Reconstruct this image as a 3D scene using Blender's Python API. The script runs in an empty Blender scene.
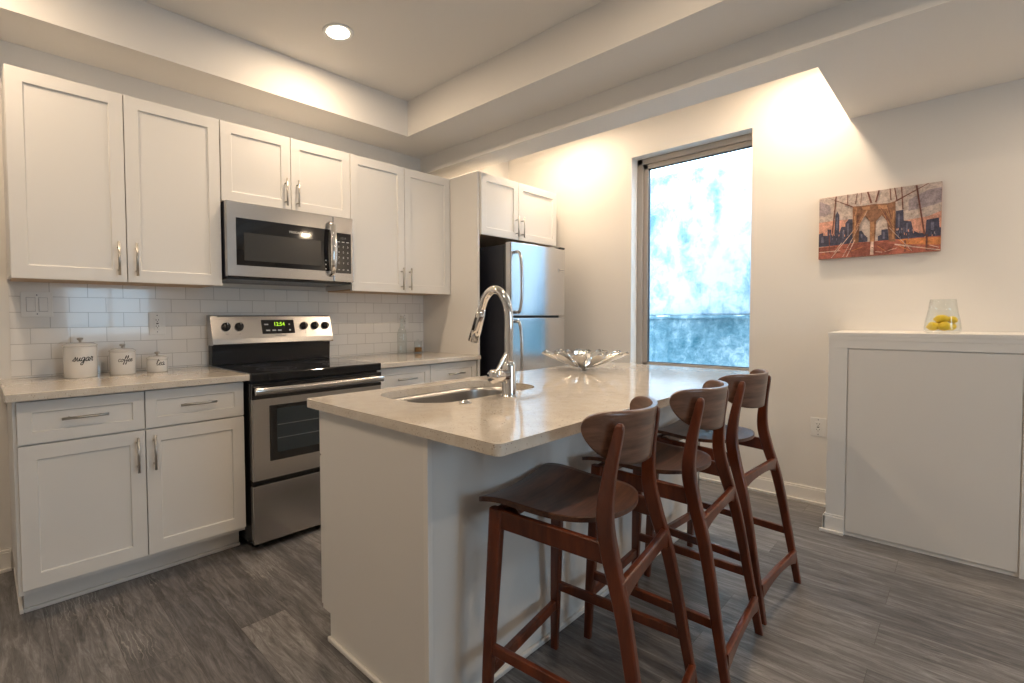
import bpy, bmesh, math, random
from mathutils import Vector, Matrix
random.seed(7)
PI = math.pi
C = bpy.context.scene.collection
SC = bpy.context.scene

# ------------------------------------------------------------------ camera
cam_d = bpy.data.cameras.new('camera'); cam = bpy.data.objects.new('camera', cam_d); C.objects.link(cam)
F, YAW, PITCH, ROLL, PX, PY = 493.145, .7518017, -.0332961, -.0066856, -71.342, -7.201
fw = Vector((math.sin(YAW)*math.cos(PITCH), math.cos(YAW)*math.cos(PITCH), math.sin(PITCH)))
r_ = Vector((math.cos(YAW), -math.sin(YAW), 0)); u_ = r_.cross(fw)
rr = r_*math.cos(ROLL)+u_*math.sin(ROLL); uu = -r_*math.sin(ROLL)+u_*math.cos(ROLL)
cam.matrix_world = Matrix(((rr.x, uu.x, -fw.x, -.10036), (rr.y, uu.y, -fw.y, -3.09899), (rr.z, uu.z, -fw.z, 1.18417), (0, 0, 0, 1)))
cam_d.sensor_fit = 'HORIZONTAL'; cam_d.sensor_width = 36; cam_d.lens = F/1024*36
cam_d.shift_x = -PX/1024; cam_d.shift_y = PY/1024; cam_d.clip_start = .02
SC.camera = cam

# ------------------------------------------------------------------ world, daylight, exposure
WD = bpy.data.worlds.new('sky'); SC.world = WD; WD.use_nodes = True
bg = WD.node_tree.nodes['Background']; bg.inputs[0].default_value = (.56, .79, 1, 1); bg.inputs[1].default_value = 7.6
SC.view_settings.view_transform = 'Standard'; SC.view_settings.look = 'None'
SC.view_settings.gamma = 1; SC.view_settings.use_curve_mapping = False; SC.view_settings.exposure = 0.22

def area(name, loc, rot, sx, sy, power, col, shape='RECTANGLE', spread=PI, portal=False):
    d = bpy.data.lights.new(name, 'AREA'); d.shape = shape; d.size = sx
    if shape in ('RECTANGLE', 'ELLIPSE'): d.size_y = sy
    d.energy = power; d.color = col; d.spread = spread
    if portal: d.cycles.is_portal = True
    o = bpy.data.objects.new(name, d); C.objects.link(o); o.location = loc; o.rotation_euler = rot
    return o
XW = 3.717                                   # plane of the window wall
area('window_portal', (XW+.16, -1.67, 1.6), (0, PI/2, 0), 1.7, .84, 1, (1, 1, 1), portal=True)
area('fill_window_portal', (1.4, -6.1, 1.5), (PI/2, 0, 0), 1.2, 1.2, 1, (1, 1, 1), portal=True)  # portal of the added fill window
WARM = (1, .75, .51)
CAN_POWER = {'tray': 9.0, 'slot': 10, 'low': 9}

# ------------------------------------------------------------------ materials
def mat(name, col=(.8, .8, .8), rough=.5, metal=0, **k):
    m = bpy.data.materials.new(name); m.use_nodes = True
    b = m.node_tree.nodes['Principled BSDF']
    b.inputs['Base Color'].default_value = (*col, 1); b.inputs['Roughness'].default_value = rough; b.inputs['Metallic'].default_value = metal
    for a, v in k.items(): b.inputs[a.replace('_', ' ')].default_value = v
    return m
def nodes(m): return m.node_tree.nodes, m.node_tree.links, m.node_tree.nodes['Principled BSDF']
def N(m, t, **k):
    n = m.node_tree.nodes.new(t)
    for a, v in k.items():
        if hasattr(n, a): setattr(n, a, v)
        else: n.inputs[a.replace('_', ' ')].default_value = v
    return n
def L(m, a, b): m.node_tree.links.new(a, b)
def coords(m, scale=(1, 1, 1), rot=(0, 0, 0), loc=(0, 0, 0)):
    tc = N(m, 'ShaderNodeTexCoord'); mp = N(m, 'ShaderNodeMapping')
    mp.inputs['Scale'].default_value = scale; mp.inputs['Rotation'].default_value = rot; mp.inputs['Location'].default_value = loc
    L(m, tc.outputs['Object'], mp.inputs[0]); return mp.outputs[0]
def ramp(m, fac, stops):
    r = N(m, 'ShaderNodeValToRGB'); e = r.color_ramp.elements
    while len(e) < len(stops): e.new(.5)
    for i, (p, c) in enumerate(stops): e[i].position = p; e[i].color = (*c, 1)
    L(m, fac, r.inputs[0]); return r.outputs[0]
def mixc(m, fac, a, b, mode='MIX'):
    x = N(m, 'ShaderNodeMix', data_type='RGBA', blend_type=mode)
    for i, v in ((0, fac), (6, a), (7, b)):
        if isinstance(v, (int, float)): x.inputs[i].default_value = v
        elif isinstance(v, tuple): x.inputs[i].default_value = (*v, 1)
        else: L(m, v, x.inputs[i])
    return x.outputs[2]
def bump(m, h, strength=.2, dist=.002):
    b = N(m, 'ShaderNodeBump'); b.inputs['Strength'].default_value = strength; b.inputs['Distance'].default_value = dist
    L(m, h, b.inputs['Height']); L(m, b.outputs[0], nodes(m)[2].inputs['Normal'])
def paint(name, col, rough=.55):
    m = mat(name, col, rough); n = N(m, 'ShaderNodeTexNoise', Scale=260, Detail=2)
    L(m, coords(m), n.inputs['Vector']); bump(m, n.outputs[0], .06, .001); return m
def metal(name, col, rough, stretch=(400, 400, 3), amt=.04):
    m = mat(name, col, rough, 1); n = N(m, 'ShaderNodeTexNoise', Scale=1, Detail=3)
    L(m, coords(m, stretch), n.inputs['Vector'])
    mr = N(m, 'ShaderNodeMapRange'); mr.inputs['To Min'].default_value = rough-amt*.5; mr.inputs['To Max'].default_value = rough+amt
    L(m, n.outputs[0], mr.inputs[0]); 
    if amt > .02: L(m, mr.outputs[0], nodes(m)[2].inputs['Roughness'])
    return m
def wood(name, dark, light, stretch, rough=.32, coat=.3):
    m = mat(name, light, rough, 0, Coat_Weight=coat, Coat_Roughness=.2)
    v = coords(m, stretch); n = N(m, 'ShaderNodeTexNoise', Scale=1, Detail=8, Roughness=.65, Distortion=.6); L(m, v, n.inputs['Vector'])
    w = N(m, 'ShaderNodeTexNoise', Scale=4, Detail=3, Distortion=.3); L(m, v, w.inputs['Vector'])
    c = ramp(m, n.outputs[0], [(.28, dark), (.72, light)])
    c2 = ramp(m, w.outputs[0], [(.35, (.62, .62, .62)), (.6, (1, 1, 1))])
    L(m, mixc(m, .6, c, c2, 'MULTIPLY'), nodes(m)[2].inputs['Base Color']); bump(m, w.outputs[0], .08, .0006); return m

M = {}
M['wall'] = paint('wall_paint', (.78, .76, .73), .6)
M['ceil'] = paint('ceiling_paint', (.80, .78, .75), .7)
M['trim'] = mat('trim_paint', (.84, .82, .79), .35)
M['cab'] = mat('cabinet_paint', (.80, .785, .76), .36)
M['cabin'] = mat('cabinet_underside', (.50, .35, .22), .5)
M['steel'] = metal('stainless_steel', (.66, .66, .67), .17, (300, 300, 2))
M['steelh'] = metal('stainless_steel_horizontal', (.55, .535, .525), .25, (2, 300, 300), .015)
M['nickel'] = mat('brushed_nickel', (.55, .53, .50), .3, 1)
M['chrome'] = mat('chrome', (.82, .80, .78), .06, 1)
M['silver'] = mat('polished_silver', (.80, .79, .77), .10, 1)
M['blackglass'] = mat('black_glass', (.008, .008, .010), .06, 0, Coat_Weight=.5)
M['black'] = mat('black_enamel', (.012, .012, .014), .25)
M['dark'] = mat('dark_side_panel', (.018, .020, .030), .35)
M['mwwin'] = mat('microwave_screen', (.045, .045, .045), .22)
M['ovenwin'] = mat('oven_window_glass', (.030, .042, .052), .08)
M['white'] = mat('white_plastic', (.80, .80, .79), .3)
M['ceramic'] = mat('white_enamel', (.80, .79, .77), .18, 0, Coat_Weight=.4)
M['ink'] = mat('black_lettering', (.01, .01, .01), .4)
M['whiteink'] = mat('pale_lettering', (.7, .7, .7), .4)
M['greyink'] = mat('grey_lettering', (.16, .17, .22), .4)
M['green'] = mat('green_digits', (0, 0, 0), .4); b = nodes(M['green'])[2]; b.inputs['Emission Color'].default_value = (.50, .95, .03, 1); b.inputs['Emission Strength'].default_value = .9
M['lampglow'] = mat('lamp_lens', (1, 1, 1), .4); b = nodes(M['lampglow'])[2]; b.inputs['Emission Color'].default_value = (1, .86, .66, 1); b.inputs['Emission Strength'].default_value = 22
M['frame'] = mat('window_frame_metal', (.42, .38, .34), .4, .2)
M['gasket'] = mat('dark_gasket', (.05, .055, .06), .5)
M['amber'] = mat('amber_contents', (.42, .20, .045), .3)
M['screwcap'] = mat('screw_head', (.5, .48, .46), .4)
# glass
def glass(name, col=(1, 1, 1), rough=0):
    m = mat(name, col, rough, 0, Transmission_Weight=1, IOR=1.45); return m
def pane_mat():
    m = bpy.data.materials.new('window_pane_glass'); m.use_nodes = True; nt = m.node_tree; nt.nodes.clear()
    o = nt.nodes.new('ShaderNodeOutputMaterial'); t = nt.nodes.new('ShaderNodeBsdfTransparent'); g = nt.nodes.new('ShaderNodeBsdfGlossy')
    t.inputs[0].default_value = (.97, .985, .985, 1); g.inputs['Roughness'].default_value = .01
    lw = nt.nodes.new('ShaderNodeLayerWeight'); pw = nt.nodes.new('ShaderNodeMath'); pw.operation = 'POWER'; pw.inputs[1].default_value = 4
    nt.links.new(lw.outputs['Facing'], pw.inputs[0]); fr = nt.nodes.new('ShaderNodeMath'); fr.operation = 'MULTIPLY_ADD'; fr.inputs[1].default_value = .75; fr.inputs[2].default_value = .05
    nt.links.new(pw.outputs[0], fr.inputs[0]); lw.inputs[0].default_value = .5; mx = nt.nodes.new('ShaderNodeMixShader')
    nt.links.new(fr.outputs[0], mx.inputs[0]); nt.links.new(t.outputs[0], mx.inputs[1]); nt.links.new(g.outputs[0], mx.inputs[2]); nt.links.new(mx.outputs[0], o.inputs[0])
    return m
M['pane'] = pane_mat(); M['glass'] = pane_mat(); M['glass'].name = 'clear_glass'
# quartz
def quartz():
    m = mat('speckled_quartz', (.74, .68, .60), .08, 0, Coat_Weight=.3, Coat_Roughness=.05); v = coords(m)
    n = N(m, 'ShaderNodeTexNoise', Scale=22, Detail=4); L(m, v, n.inputs['Vector'])
    base = ramp(m, n.outputs[0], [(.3, (.66, .595, .51)), (.7, (.74, .68, .60))])
    vo = N(m, 'ShaderNodeTexVoronoi', Scale=210); L(m, v, vo.inputs['Vector'])
    sp = N(m, 'ShaderNodeSeparateColor'); L(m, vo.outputs['Color'], sp.inputs[0])
    lt = N(m, 'ShaderNodeMath', operation='LESS_THAN'); lt.inputs[1].default_value = .15; L(m, sp.outputs[0], lt.inputs[0])
    d = N(m, 'ShaderNodeMath', operation='LESS_THAN'); d.inputs[1].default_value = .30; L(m, vo.outputs['Distance'], d.inputs[0])
    mu = N(m, 'ShaderNodeMath', operation='MULTIPLY'); L(m, lt.outputs[0], mu.inputs[0]); L(m, d.outputs[0], mu.inputs[1])
    c = mixc(m, mu.outputs[0], base, (.30, .20, .13))
    lt2 = N(m, 'ShaderNodeMath', operation='GREATER_THAN'); lt2.inputs[1].default_value = .90; L(m, sp.outputs[1], lt2.inputs[0])
    mu2 = N(m, 'ShaderNodeMath', operation='MULTIPLY'); L(m, lt2.outputs[0], mu2.inputs[0]); L(m, d.outputs[0], mu2.inputs[1])
    L(m, mixc(m, mu2.outputs[0], c, (.86, .83, .78)), nodes(m)[2].inputs['Base Color']); return m
M['quartz'] = quartz()
# floor planks running along y
def floor_mat():
    m = mat('vinyl_planks', (.2, .17, .15), .38); nt = m.node_tree
    tc = N(m, 'ShaderNodeTexCoord'); sx = N(m, 'ShaderNodeSeparateXYZ'); cx = N(m, 'ShaderNodeCombineXYZ')
    L(m, tc.outputs['Object'], sx.inputs[0]); L(m, sx.outputs[1], cx.inputs[0])
    ad = N(m, 'ShaderNodeMath', operation='ADD'); ad.inputs[1].default_value = -.058+.18*20; L(m, sx.outputs[0], ad.inputs[0]); L(m, ad.outputs[0], cx.inputs[1])
    br = N(m, 'ShaderNodeTexBrick', offset=.37, offset_frequency=2, squash=1)
    for k, v in (('Scale', 1), ('Mortar Size', .0007), ('Mortar Smooth', .1), ('Bias', 0), ('Brick Width', 1.22), ('Row Height', .18)): br.inputs[k].default_value = v
    br.inputs['Color1'].default_value = (0, 0, 0, 1); br.inputs['Color2'].default_value = (1, 1, 1, 1); br.inputs['Mortar'].default_value = (.5, .5, .5, 1)
    L(m, cx.outputs[0], br.inputs['Vector'])
    # per plank shift of the grain
    sc = N(m, 'ShaderNodeVectorMath', operation='SCALE'); sc.inputs['Scale'].default_value = 9; L(m, br.outputs['Color'], sc.inputs[0])
    av = N(m, 'ShaderNodeVectorMath', operation='ADD'); L(m, cx.outputs[0], av.inputs[0]); L(m, sc.outputs[0], av.inputs[1])
    mp = N(m, 'ShaderNodeMapping'); mp.inputs['Scale'].default_value = (2.2, 17, 1); L(m, av.outputs[0], mp.inputs[0])
    g = N(m, 'ShaderNodeTexNoise', Scale=2.2, Detail=12, Roughness=.78, Distortion=.7); L(m, mp.outputs[0], g.inputs['Vector'])
    grain = ramp(m, g.outputs[0], [(.32, (.050, .049, .050)), (.5, (.165, .158, .158)), (.68, (.33, .325, .325))])
    tone = ramp(m, br.outputs['Color'], [(0, (.60, .60, .63)), (.5, (.86, .86, .87)), (1, (1.26, 1.25, 1.24))])
    c = mixc(m, 1.0, grain, tone, 'MULTIPLY')
    # pale limed swirls
    mp2 = N(m, 'ShaderNodeMapping'); mp2.inputs['Scale'].default_value = (2.2, 7, 1); L(m, av.outputs[0], mp2.inputs[0])
    w = N(m, 'ShaderNodeTexWave', wave_type='RINGS', Scale=3.2, Distortion=9, Detail=4, Detail_Scale=1.8); L(m, mp2.outputs[0], w.inputs['Vector'])
    wr = ramp(m, w.outputs[0], [(.90, (0, 0, 0)), (.99, (1, 1, 1))])
    ms = N(m, 'ShaderNodeTexNoise', Scale=2.4, Detail=2); L(m, av.outputs[0], ms.inputs['Vector'])
    mr = ramp(m, ms.outputs[0], [(.58, (0, 0, 0)), (.70, (.55, .55, .55))])
    fac = mixc(m, 1, wr, mr, 'MULTIPLY')
    c = mixc(m, fac, c, (.46, .44, .42))
    c = mixc(m, br.outputs['Fac'], c, (.06, .053, .05))
    L(m, c, nodes(m)[2].inputs['Base Color'])
    rr_ = ramp(m, g.outputs[0], [(.3, (.30, .30, .30)), (.7, (.42, .42, .42))]); L(m, rr_, nodes(m)[2].inputs['Roughness'])
    bump(m, g.outputs[0], .10, .001); return m
M['floor'] = floor_mat()
def tile_mat():
    m = mat('white_subway_tile', (.8, .8, .79), .14, 0, Coat_Weight=.3); tc = N(m, 'ShaderNodeTexCoord'); sx = N(m, 'ShaderNodeSeparateXYZ'); cx = N(m, 'ShaderNodeCombineXYZ')
    L(m, tc.outputs['Object'], sx.inputs[0]); L(m, sx.outputs[0], cx.inputs[0]); L(m, sx.outputs[2], cx.inputs[1])
    br = N(m, 'ShaderNodeTexBrick', offset=.5)
    for k, v in (('Scale', 1), ('Mortar Size', .0016), ('Mortar Smooth', .3), ('Brick Width', .155), ('Row Height', .0765)): br.inputs[k].default_value = v
    br.inputs['Color1'].default_value = (.78, .775, .765, 1); br.inputs['Color2'].default_value = (.83, .825, .815, 1); br.inputs['Mortar'].default_value = (.52, .51, .50, 1)
    L(m, cx.outputs[0], br.inputs['Vector']); L(m, br.outputs['Color'], nodes(m)[2].inputs['Base Color'])
    iv = N(m, 'ShaderNodeMath', operation='SUBTRACT'); iv.inputs[0].default_value = 1; L(m, br.outputs['Fac'], iv.inputs[1]); bump(m, iv.outputs[0], .5, .002); return m
M['tile'] = tile_mat()
M['woodleg'] = wood('red_brown_beech', (.062, .012, .004), (.215, .046, .012), (14, 14, 2.2), .28, .35)
M['woodseat'] = wood('walnut_veneer', (.050, .020, .012), (.165, .070, .040), (2.2, 26, 26), .36, .12)
M['woodback'] = wood('walnut_veneer_back', (.085, .040, .024), (.235, .120, .078), (2.5, 10, 40), .3, .35)
def stucco(name, stops, scale):
    m = mat(name, (.5, .5, .5), .9); v = coords(m, (1, 1, 1)); n = N(m, 'ShaderNodeTexNoise', Scale=scale, Detail=12, Roughness=.78, Distortion=.4); L(m, v, n.inputs['Vector'])
    v2 = coords(m, (1, 2.2, .8)); n2 = N(m, 'ShaderNodeTexNoise', Scale=1.5, Detail=5, Distortion=1.0); L(m, v2, n2.inputs['Vector'])
    a = N(m, 'ShaderNodeMath', operation='ADD'); L(m, n.outputs[0], a.inputs[0]); L(m, n2.outputs[0], a.inputs[1])
    h = N(m, 'ShaderNodeMath', operation='MULTIPLY'); h.inputs[1].default_value = .5; L(m, a.outputs[0], h.inputs[0])
    L(m, ramp(m, h.outputs[0], stops), nodes(m)[2].inputs['Base Color']); bump(m, n.outputs[0], .6, .01); return m
M['stucco'] = stucco('weathered_pale_render', [(.38, (.13, .24, .35)), (.46, (.36, .45, .53)), (.53, (.64, .67, .69))], 8)
M['stuccolow'] = stucco('stained_blue_grey_render', [(.40, (.05, .14, .18)), (.5, (.16, .27, .32)), (.58, (.42, .50, .53))], 16)
M['lemon'] = mat('lemon_skin', (.80, .56, .012), .42, 0, Subsurface_Weight=.0)
n_ = N(M['lemon'], 'ShaderNodeTexNoise', Scale=160, Detail=2); L(M['lemon'], coords(M['lemon']), n_.inputs['Vector']); bump(M['lemon'], n_.outputs[0], .3, .001)
M['art_edge'] = mat('canvas_edge', (.45, .22, .15), .8)

# ------------------------------------------------------------------ mesh builder
def sect(w, h, n=3):
    r = min(w, h)*.24; out = []
    for cx, cy, a0 in ((w/2-r, h/2-r, 0), (-w/2+r, h/2-r, PI/2), (-w/2+r, -h/2+r, PI), (w/2-r, -h/2+r, 1.5*PI)):
        for k in range(n+1): a = a0+PI/2*k/n; out.append((cx+r*math.cos(a), cy+r*math.sin(a)))
    return out
def wn_mod(o): m = o.modifiers.new('weighted_normal', 'WEIGHTED_NORMAL'); m.keep_sharp = True; m.weight = 90; return o
class MB:
    def __init__(s): s.v = []; s.f = []; s.mi = []; s.sm = []
    def add(s, vs, fs, mi=0, smooth=False):
        o = len(s.v); s.v += [Vector(p) for p in vs]; s.f += [tuple(i+o for i in f) for f in fs]; s.mi += [mi]*len(fs); s.sm += [smooth]*len(fs); return s
    def box(s, x0, x1, y0, y1, z0, z1, mi=0):
        v = [(x, y, z) for z in (z0, z1) for y in (y0, y1) for x in (x0, x1)]
        return s.add(v, [(0, 2, 3, 1), (4, 5, 7, 6), (0, 1, 5, 4), (2, 6, 7, 3), (0, 4, 6, 2), (1, 3, 7, 5)], mi)
    def lathe(s, prof, c=(0, 0, 0), seg=32, axis='z', mi=0, smooth=True, closed=False):
        n = len(prof); vs = []
        for r, h in prof:
            for k in range(seg):
                a = 2*PI*k/seg; p = (r*math.cos(a), r*math.sin(a), h)
                if axis == 'y': p = (p[0], -p[2], p[1])
                if axis == 'x': p = (p[2], p[0], p[1])
                vs.append((p[0]+c[0], p[1]+c[1], p[2]+c[2]))
        fs = []
        for i in range(n-1 if not closed else n):
            j = (i+1) % n
            for k in range(seg):
                k2 = (k+1) % seg; fs.append((i*seg+k, i*seg+k2, j*seg+k2, j*seg+k))
        s.add(vs, fs, mi, smooth)
        o = len(s.v)-len(vs)
        if not closed:
            if prof[0][0] > 1e-6: s.f.append(tuple(o+k for k in range(seg))[::-1]); s.mi.append(mi); s.sm.append(False)
            if prof[-1][0] > 1e-6: s.f.append(tuple(o+(n-1)*seg+k for k in range(seg))); s.mi.append(mi); s.sm.append(False)
        return s
    def tube(s, pts, r, seg=12, mi=0, cap=True):
        pts = [Vector(p) for p in pts]; n = len(pts); R = r if isinstance(r, (list, tuple)) else [r]*n
        t0 = (pts[1]-pts[0]).normalized(); up = Vector((0, 0, 1)) if abs(t0.z) < .9 else Vector((1, 0, 0)); a = t0.cross(up).normalized(); vs = []
        for i, p in enumerate(pts):
            t = (pts[min(i+1, n-1)]-pts[max(i-1, 0)]).normalized(); a = (a-t*a.dot(t)).normalized(); b = t.cross(a)
            for k in range(seg): q = 2*PI*k/seg; vs.append(p+(a*math.cos(q)+b*math.sin(q))*R[i])
        fs = [(i*seg+k, i*seg+(k+1) % seg, (i+1)*seg+(k+1) % seg, (i+1)*seg+k) for i in range(n-1) for k in range(seg)]
        s.add(vs, fs, mi, True)
        if cap:
            o = len(s.v)-len(vs); s.f += [tuple(o+k for k in range(seg))[::-1], tuple(o+(n-1)*seg+k for k in range(seg))]; s.mi += [mi]*2; s.sm += [False]*2
        return s
    def beam(s, st, mi=0):
        """st: stations (x,y,z,wx,wy): horizontal rounded-rectangle sections, for near-upright members"""
        vs = []; K = 16
        for x, y, z, wx, wy in st:
            for p_, q_ in sect(wx, wy): vs.append((x+p_, y+q_, z))
        n = len(st); fs = [(i*K+k, i*K+(k+1) % K, (i+1)*K+(k+1) % K, (i+1)*K+k) for i in range(n-1) for k in range(K)]
        s.add(vs, fs, mi, True); o = len(s.v)-len(vs)
        s.f += [tuple(o+k for k in range(K))[::-1], tuple(o+(n-1)*K+k for k in range(K))]; s.mi += [mi]*2; s.sm += [False]*2
        return s
    def bar(s, st, mi=0):
        """st: stations (x,y,z,th,h): vertical rounded-rectangle sections across the run, for rails"""
        P = [Vector(q[:3]) for q in st]; n = len(P); vs = []; K = 16
        for i, q in enumerate(st):
            t = (P[min(i+1, n-1)]-P[max(i-1, 0)]).normalized(); a = t.cross(Vector((0, 0, 1))).normalized(); b = a.cross(t)
            for p_, q_ in sect(q[3], q[4]): vs.append(P[i]+a*p_+b*q_)
        fs = [(i*K+k, i*K+(k+1) % K, (i+1)*K+(k+1) % K, (i+1)*K+k) for i in range(n-1) for k in range(K)]
        s.add(vs, fs, mi, True); o = len(s.v)-len(vs)
        s.f += [tuple(o+k for k in range(K))[::-1], tuple(o+(n-1)*K+k for k in range(K))]; s.mi += [mi]*2; s.sm += [False]*2
        return s
    def door(s, x0, x1, z0, z1, yf, t=.02, fr=.058, rec=.008, d=-1, mi=0):
        """shaker front facing -y (d=-1) or +y (d=1); yf is the plane of the front face"""
        yb = yf-d*t; yr = yf-d*rec; a, e = fr, .0025
        R = lambda m, y: [(x0+m, y, z0+m), (x1-m, y, z0+m), (x1-m, y, z1-m), (x0+m, y, z1-m)]
        vs = R(0, yb)+R(.0008, yf-0)+R(a, yf)+R(a+e, yr); fs = [(3, 2, 1, 0)]
        for k in range(4):
            j = (k+1) % 4; fs += [(k, j, 4+j, 4+k), (4+k, 4+j, 8+j, 8+k), (8+k, 8+j, 12+j, 12+k)]
        fs.append((12, 13, 14, 15))
        return s.add(vs, fs, mi)
    def build(s, name, m, parent=None, bevel=0, seg=2, angle=35):
        me = bpy.data.meshes.new(name); off = Vector((0, 0, 0)); p = parent
        while p: off += p.location; p = p.parent
        me.from_pydata([v-off for v in s.v], [], s.f)
        ms = m if isinstance(m, (list, tuple)) else [m]
        for q in ms: me.materials.append(q)
        for i, pl in enumerate(me.polygons): pl.material_index = s.mi[i]; pl.use_smooth = s.sm[i]
        bm = bmesh.new(); bm.from_mesh(me); bmesh.ops.recalc_face_normals(bm, faces=bm.faces); bm.to_mesh(me); bm.free()
        o = bpy.data.objects.new(name, me); C.objects.link(o); o.parent = parent
        if bevel:
            b = o.modifiers.new('bevel', 'BEVEL'); b.width = bevel; b.segments = seg; b.limit_method = 'ANGLE'; b.angle_limit = math.radians(angle); b.harden_normals = False
        return o
def tag(o, label=None, cat=None, group=None, kind=None):
    for k, v in (('label', label), ('category', cat), ('group', group), ('kind', kind)):
        if v: o[k] = v
    return o
def thing(name, loc, label, cat, group=None):
    o = bpy.data.objects.new(name, None); C.objects.link(o); o.location = loc; o.empty_display_size = .1; return tag(o, label, cat, group)
def struct(o, **k): o['kind'] = 'structure'; return tag(o, **k)
def catmull(pts, n=6):
    P = [Vector(p) for p in pts]; P = [P[0]*2-P[1]]+P+[P[-1]*2-P[-2]]; out = []
    for i in range(1, len(P)-2):
        for k in range(n):
            t = k/n; a, b, c, d = P[i-1], P[i], P[i+1], P[i+2]
            out.append(.5*((2*b)+(c-a)*t+(2*a-5*b+4*c-d)*t*t+(3*b-a-3*c+d)*t**3))
    out.append(P[-2]); return out
def csm(st, n=5):      # smooth stations of any width
    S = [list(st[0])]+[list(q) for q in st]+[list(st[-1])]; out = []
    for i in range(1, len(S)-2):
        for k in range(n):
            t = k/n; out.append([.5*(2*b+(c-a)*t+(2*a-5*b+4*c-d)*t*t+(3*b-a-3*c+d)*t**3) for a, b, c, d in zip(S[i-1], S[i], S[i+1], S[i+2])])
    out.append(list(st[-1])); return out
def rrect(x0, x1, y0, y1, r, n=8):
    out = []
    for cx, cy, a0 in ((x1-r, y1-r, 0), (x0+r, y1-r, PI/2), (x0+r, y0+r, PI), (x1-r, y0+r, 1.5*PI)):
        for k in range(n+1): a = a0+PI/2*k/n; out.append((cx+r*math.cos(a), cy+r*math.sin(a)))
    return out
def slab(name, outer, holes, z0, z1, m, parent=None, bevel=.003):
    cu = bpy.data.curves.new('t', 'CURVE'); cu.dimensions = '2D'; cu.fill_mode = 'BOTH'; cu.extrude = (z1-z0)/2-0
    for ring in [outer]+holes:
        sp = cu.splines.new('POLY'); sp.points.add(len(ring)-1); sp.use_cyclic_u = True
        for i, (x, y) in enumerate(ring): sp.points[i].co = (x, y, 0, 1)
    t = bpy.data.objects.new('t', cu); C.objects.link(t); dg = bpy.context.evaluated_depsgraph_get()
    me = bpy.data.meshes.new_from_object(t.evaluated_get(dg)); bpy.data.objects.remove(t)
    vs = [(v.co.x, v.co.y, v.co.z+(z0+z1)/2) for v in me.vertices]; fs = [tuple(p.vertices) for p in me.polygons]
    b = MB(); b.add(vs, fs); o = b.build(name, m, parent)
    bm = bmesh.new(); bm.from_mesh(o.data); bmesh.ops.remove_doubles(bm, verts=bm.verts, dist=1e-5); bmesh.ops.recalc_face_normals(bm, faces=bm.faces); bm.to_mesh(o.data); bm.free()
    if bevel: q = o.modifiers.new('bevel', 'BEVEL'); q.width = bevel; q.segments = 2; q.limit_method = 'ANGLE'; q.angle_limit = math.radians(50)
    return o
def text(body, size, at, xdir, ydir, m, name='lettering', parent=None, shear=0, ext=.0004, bold=0):
    """text centred at `at`, running along xdir, upright along ydir"""
    cu = bpy.data.curves.new('t', 'FONT'); cu.body = body; cu.size = size; cu.align_x = 'CENTER'; cu.align_y = 'CENTER'; cu.extrude = ext; cu.shear = shear; cu.offset = bold; cu.resolution_u = 3
    t = bpy.data.objects.new('t', cu); C.objects.link(t); dg = bpy.context.evaluated_depsgraph_get()
    me = bpy.data.meshes.new_from_object(t.evaluated_get(dg)); bpy.data.objects.remove(t)
    X, Y = Vector(xdir), Vector(ydir); Z = X.cross(Y)
    b = MB(); b.add([Vector(at)+X*v.co.x+Y*v.co.y+Z*v.co.z for v in me.vertices], [tuple(p.vertices) for p in me.polygons])
    return b.build(name, m, parent)

# ------------------------------------------------------------------ room shell
Z1, Z2, Z3 = 2.490, 2.353, 2.739
XL, YF = -2.6, -6.0
struct(MB().box(XL-.2, XW+.2, YF-.2, .2, -.1, 0).build('floor', M['floor']))
struct(MB().box(XL-.2, XW+.2, 0, .2, 0, 2.9).build('wall_back', M['wall']))
struct(MB().box(XL-.2, XL, YF-.2, 0, 0, 2.9).build('wall_left', M['wall']))
WY0, WY1, WZ0, WZ1 = -2.087, -1.250, .74, 2.443       # window opening
w = MB(); w.box(XW, XW+.2, WY1, 0, 0, 2.9).box(XW, XW+.2, YF-.2, WY0, 0, 2.9).box(XW, XW+.2, WY0, WY1, 0, WZ0).box(XW, XW+.2, WY0, WY1, WZ1, 2.9)
struct(w.build('wall_right', M['wall']))
RX0, RX1, RZ0, RZ1 = .8, 2.0, .9, 2.1            # opening of an unseen window added behind the camera for cool fill
w = MB(); w.box(XL, RX0, YF-.2, YF, 0, 2.9).box(RX1, XW, YF-.2, YF, 0, 2.9).box(RX0, RX1, YF-.2, YF, 0, RZ0).box(RX0, RX1, YF-.2, YF, RZ1, 2.9)
struct(w.build('wall_front', M['wall']))
c = MB()
c.box(XL, 2.188, YF, -.318, Z3, 2.9).box(XL, 2.579, -.318, 0, Z1, 2.9).box(2.188, 2.579, YF, -.318, Z1, 2.9)
c.box(2.579, 2.820, YF, 0, Z2, 2.9).box(2.820, XW, YF, -2.592, Z2, 2.9).box(2.820, XW, -2.592, 0, Z3, 2.9)
struct(c.build('ceiling', M['ceil']))
def bb(name, pts, d):       # baseboard box + shoe moulding along a straight run; d = outward direction
    (x0, y0), (x1, y1) = pts; b = MB(); dx, dy = d
    def run(t0, t1, z0, z1): b.box(min(x0, x1)+min(dx*t0, dx*t1), max(x0, x1)+max(dx*t0, dx*t1), min(y0, y1)+min(dy*t0, dy*t1), max(y0, y1)+max(dy*t0, dy*t1), z0, z1)
    run(0, .014, 0, .088); run(0, .009, .088, .10); run(.014, .028, 0, .016)
    return struct(b.build(name, M['trim'], bevel=.002))
bb('baseboard_right', ((XW, -2.584), (XW, 0)), (-1, 0)); bb('baseboard_back', ((XL, 0), (-.02, 0)), (0, -1))
bb('baseboard_left', ((XL, YF), (XL, -.03)), (1, 0)); bb('baseboard_front', ((XL, YF), (3.2, YF)), (0, 1))

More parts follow.
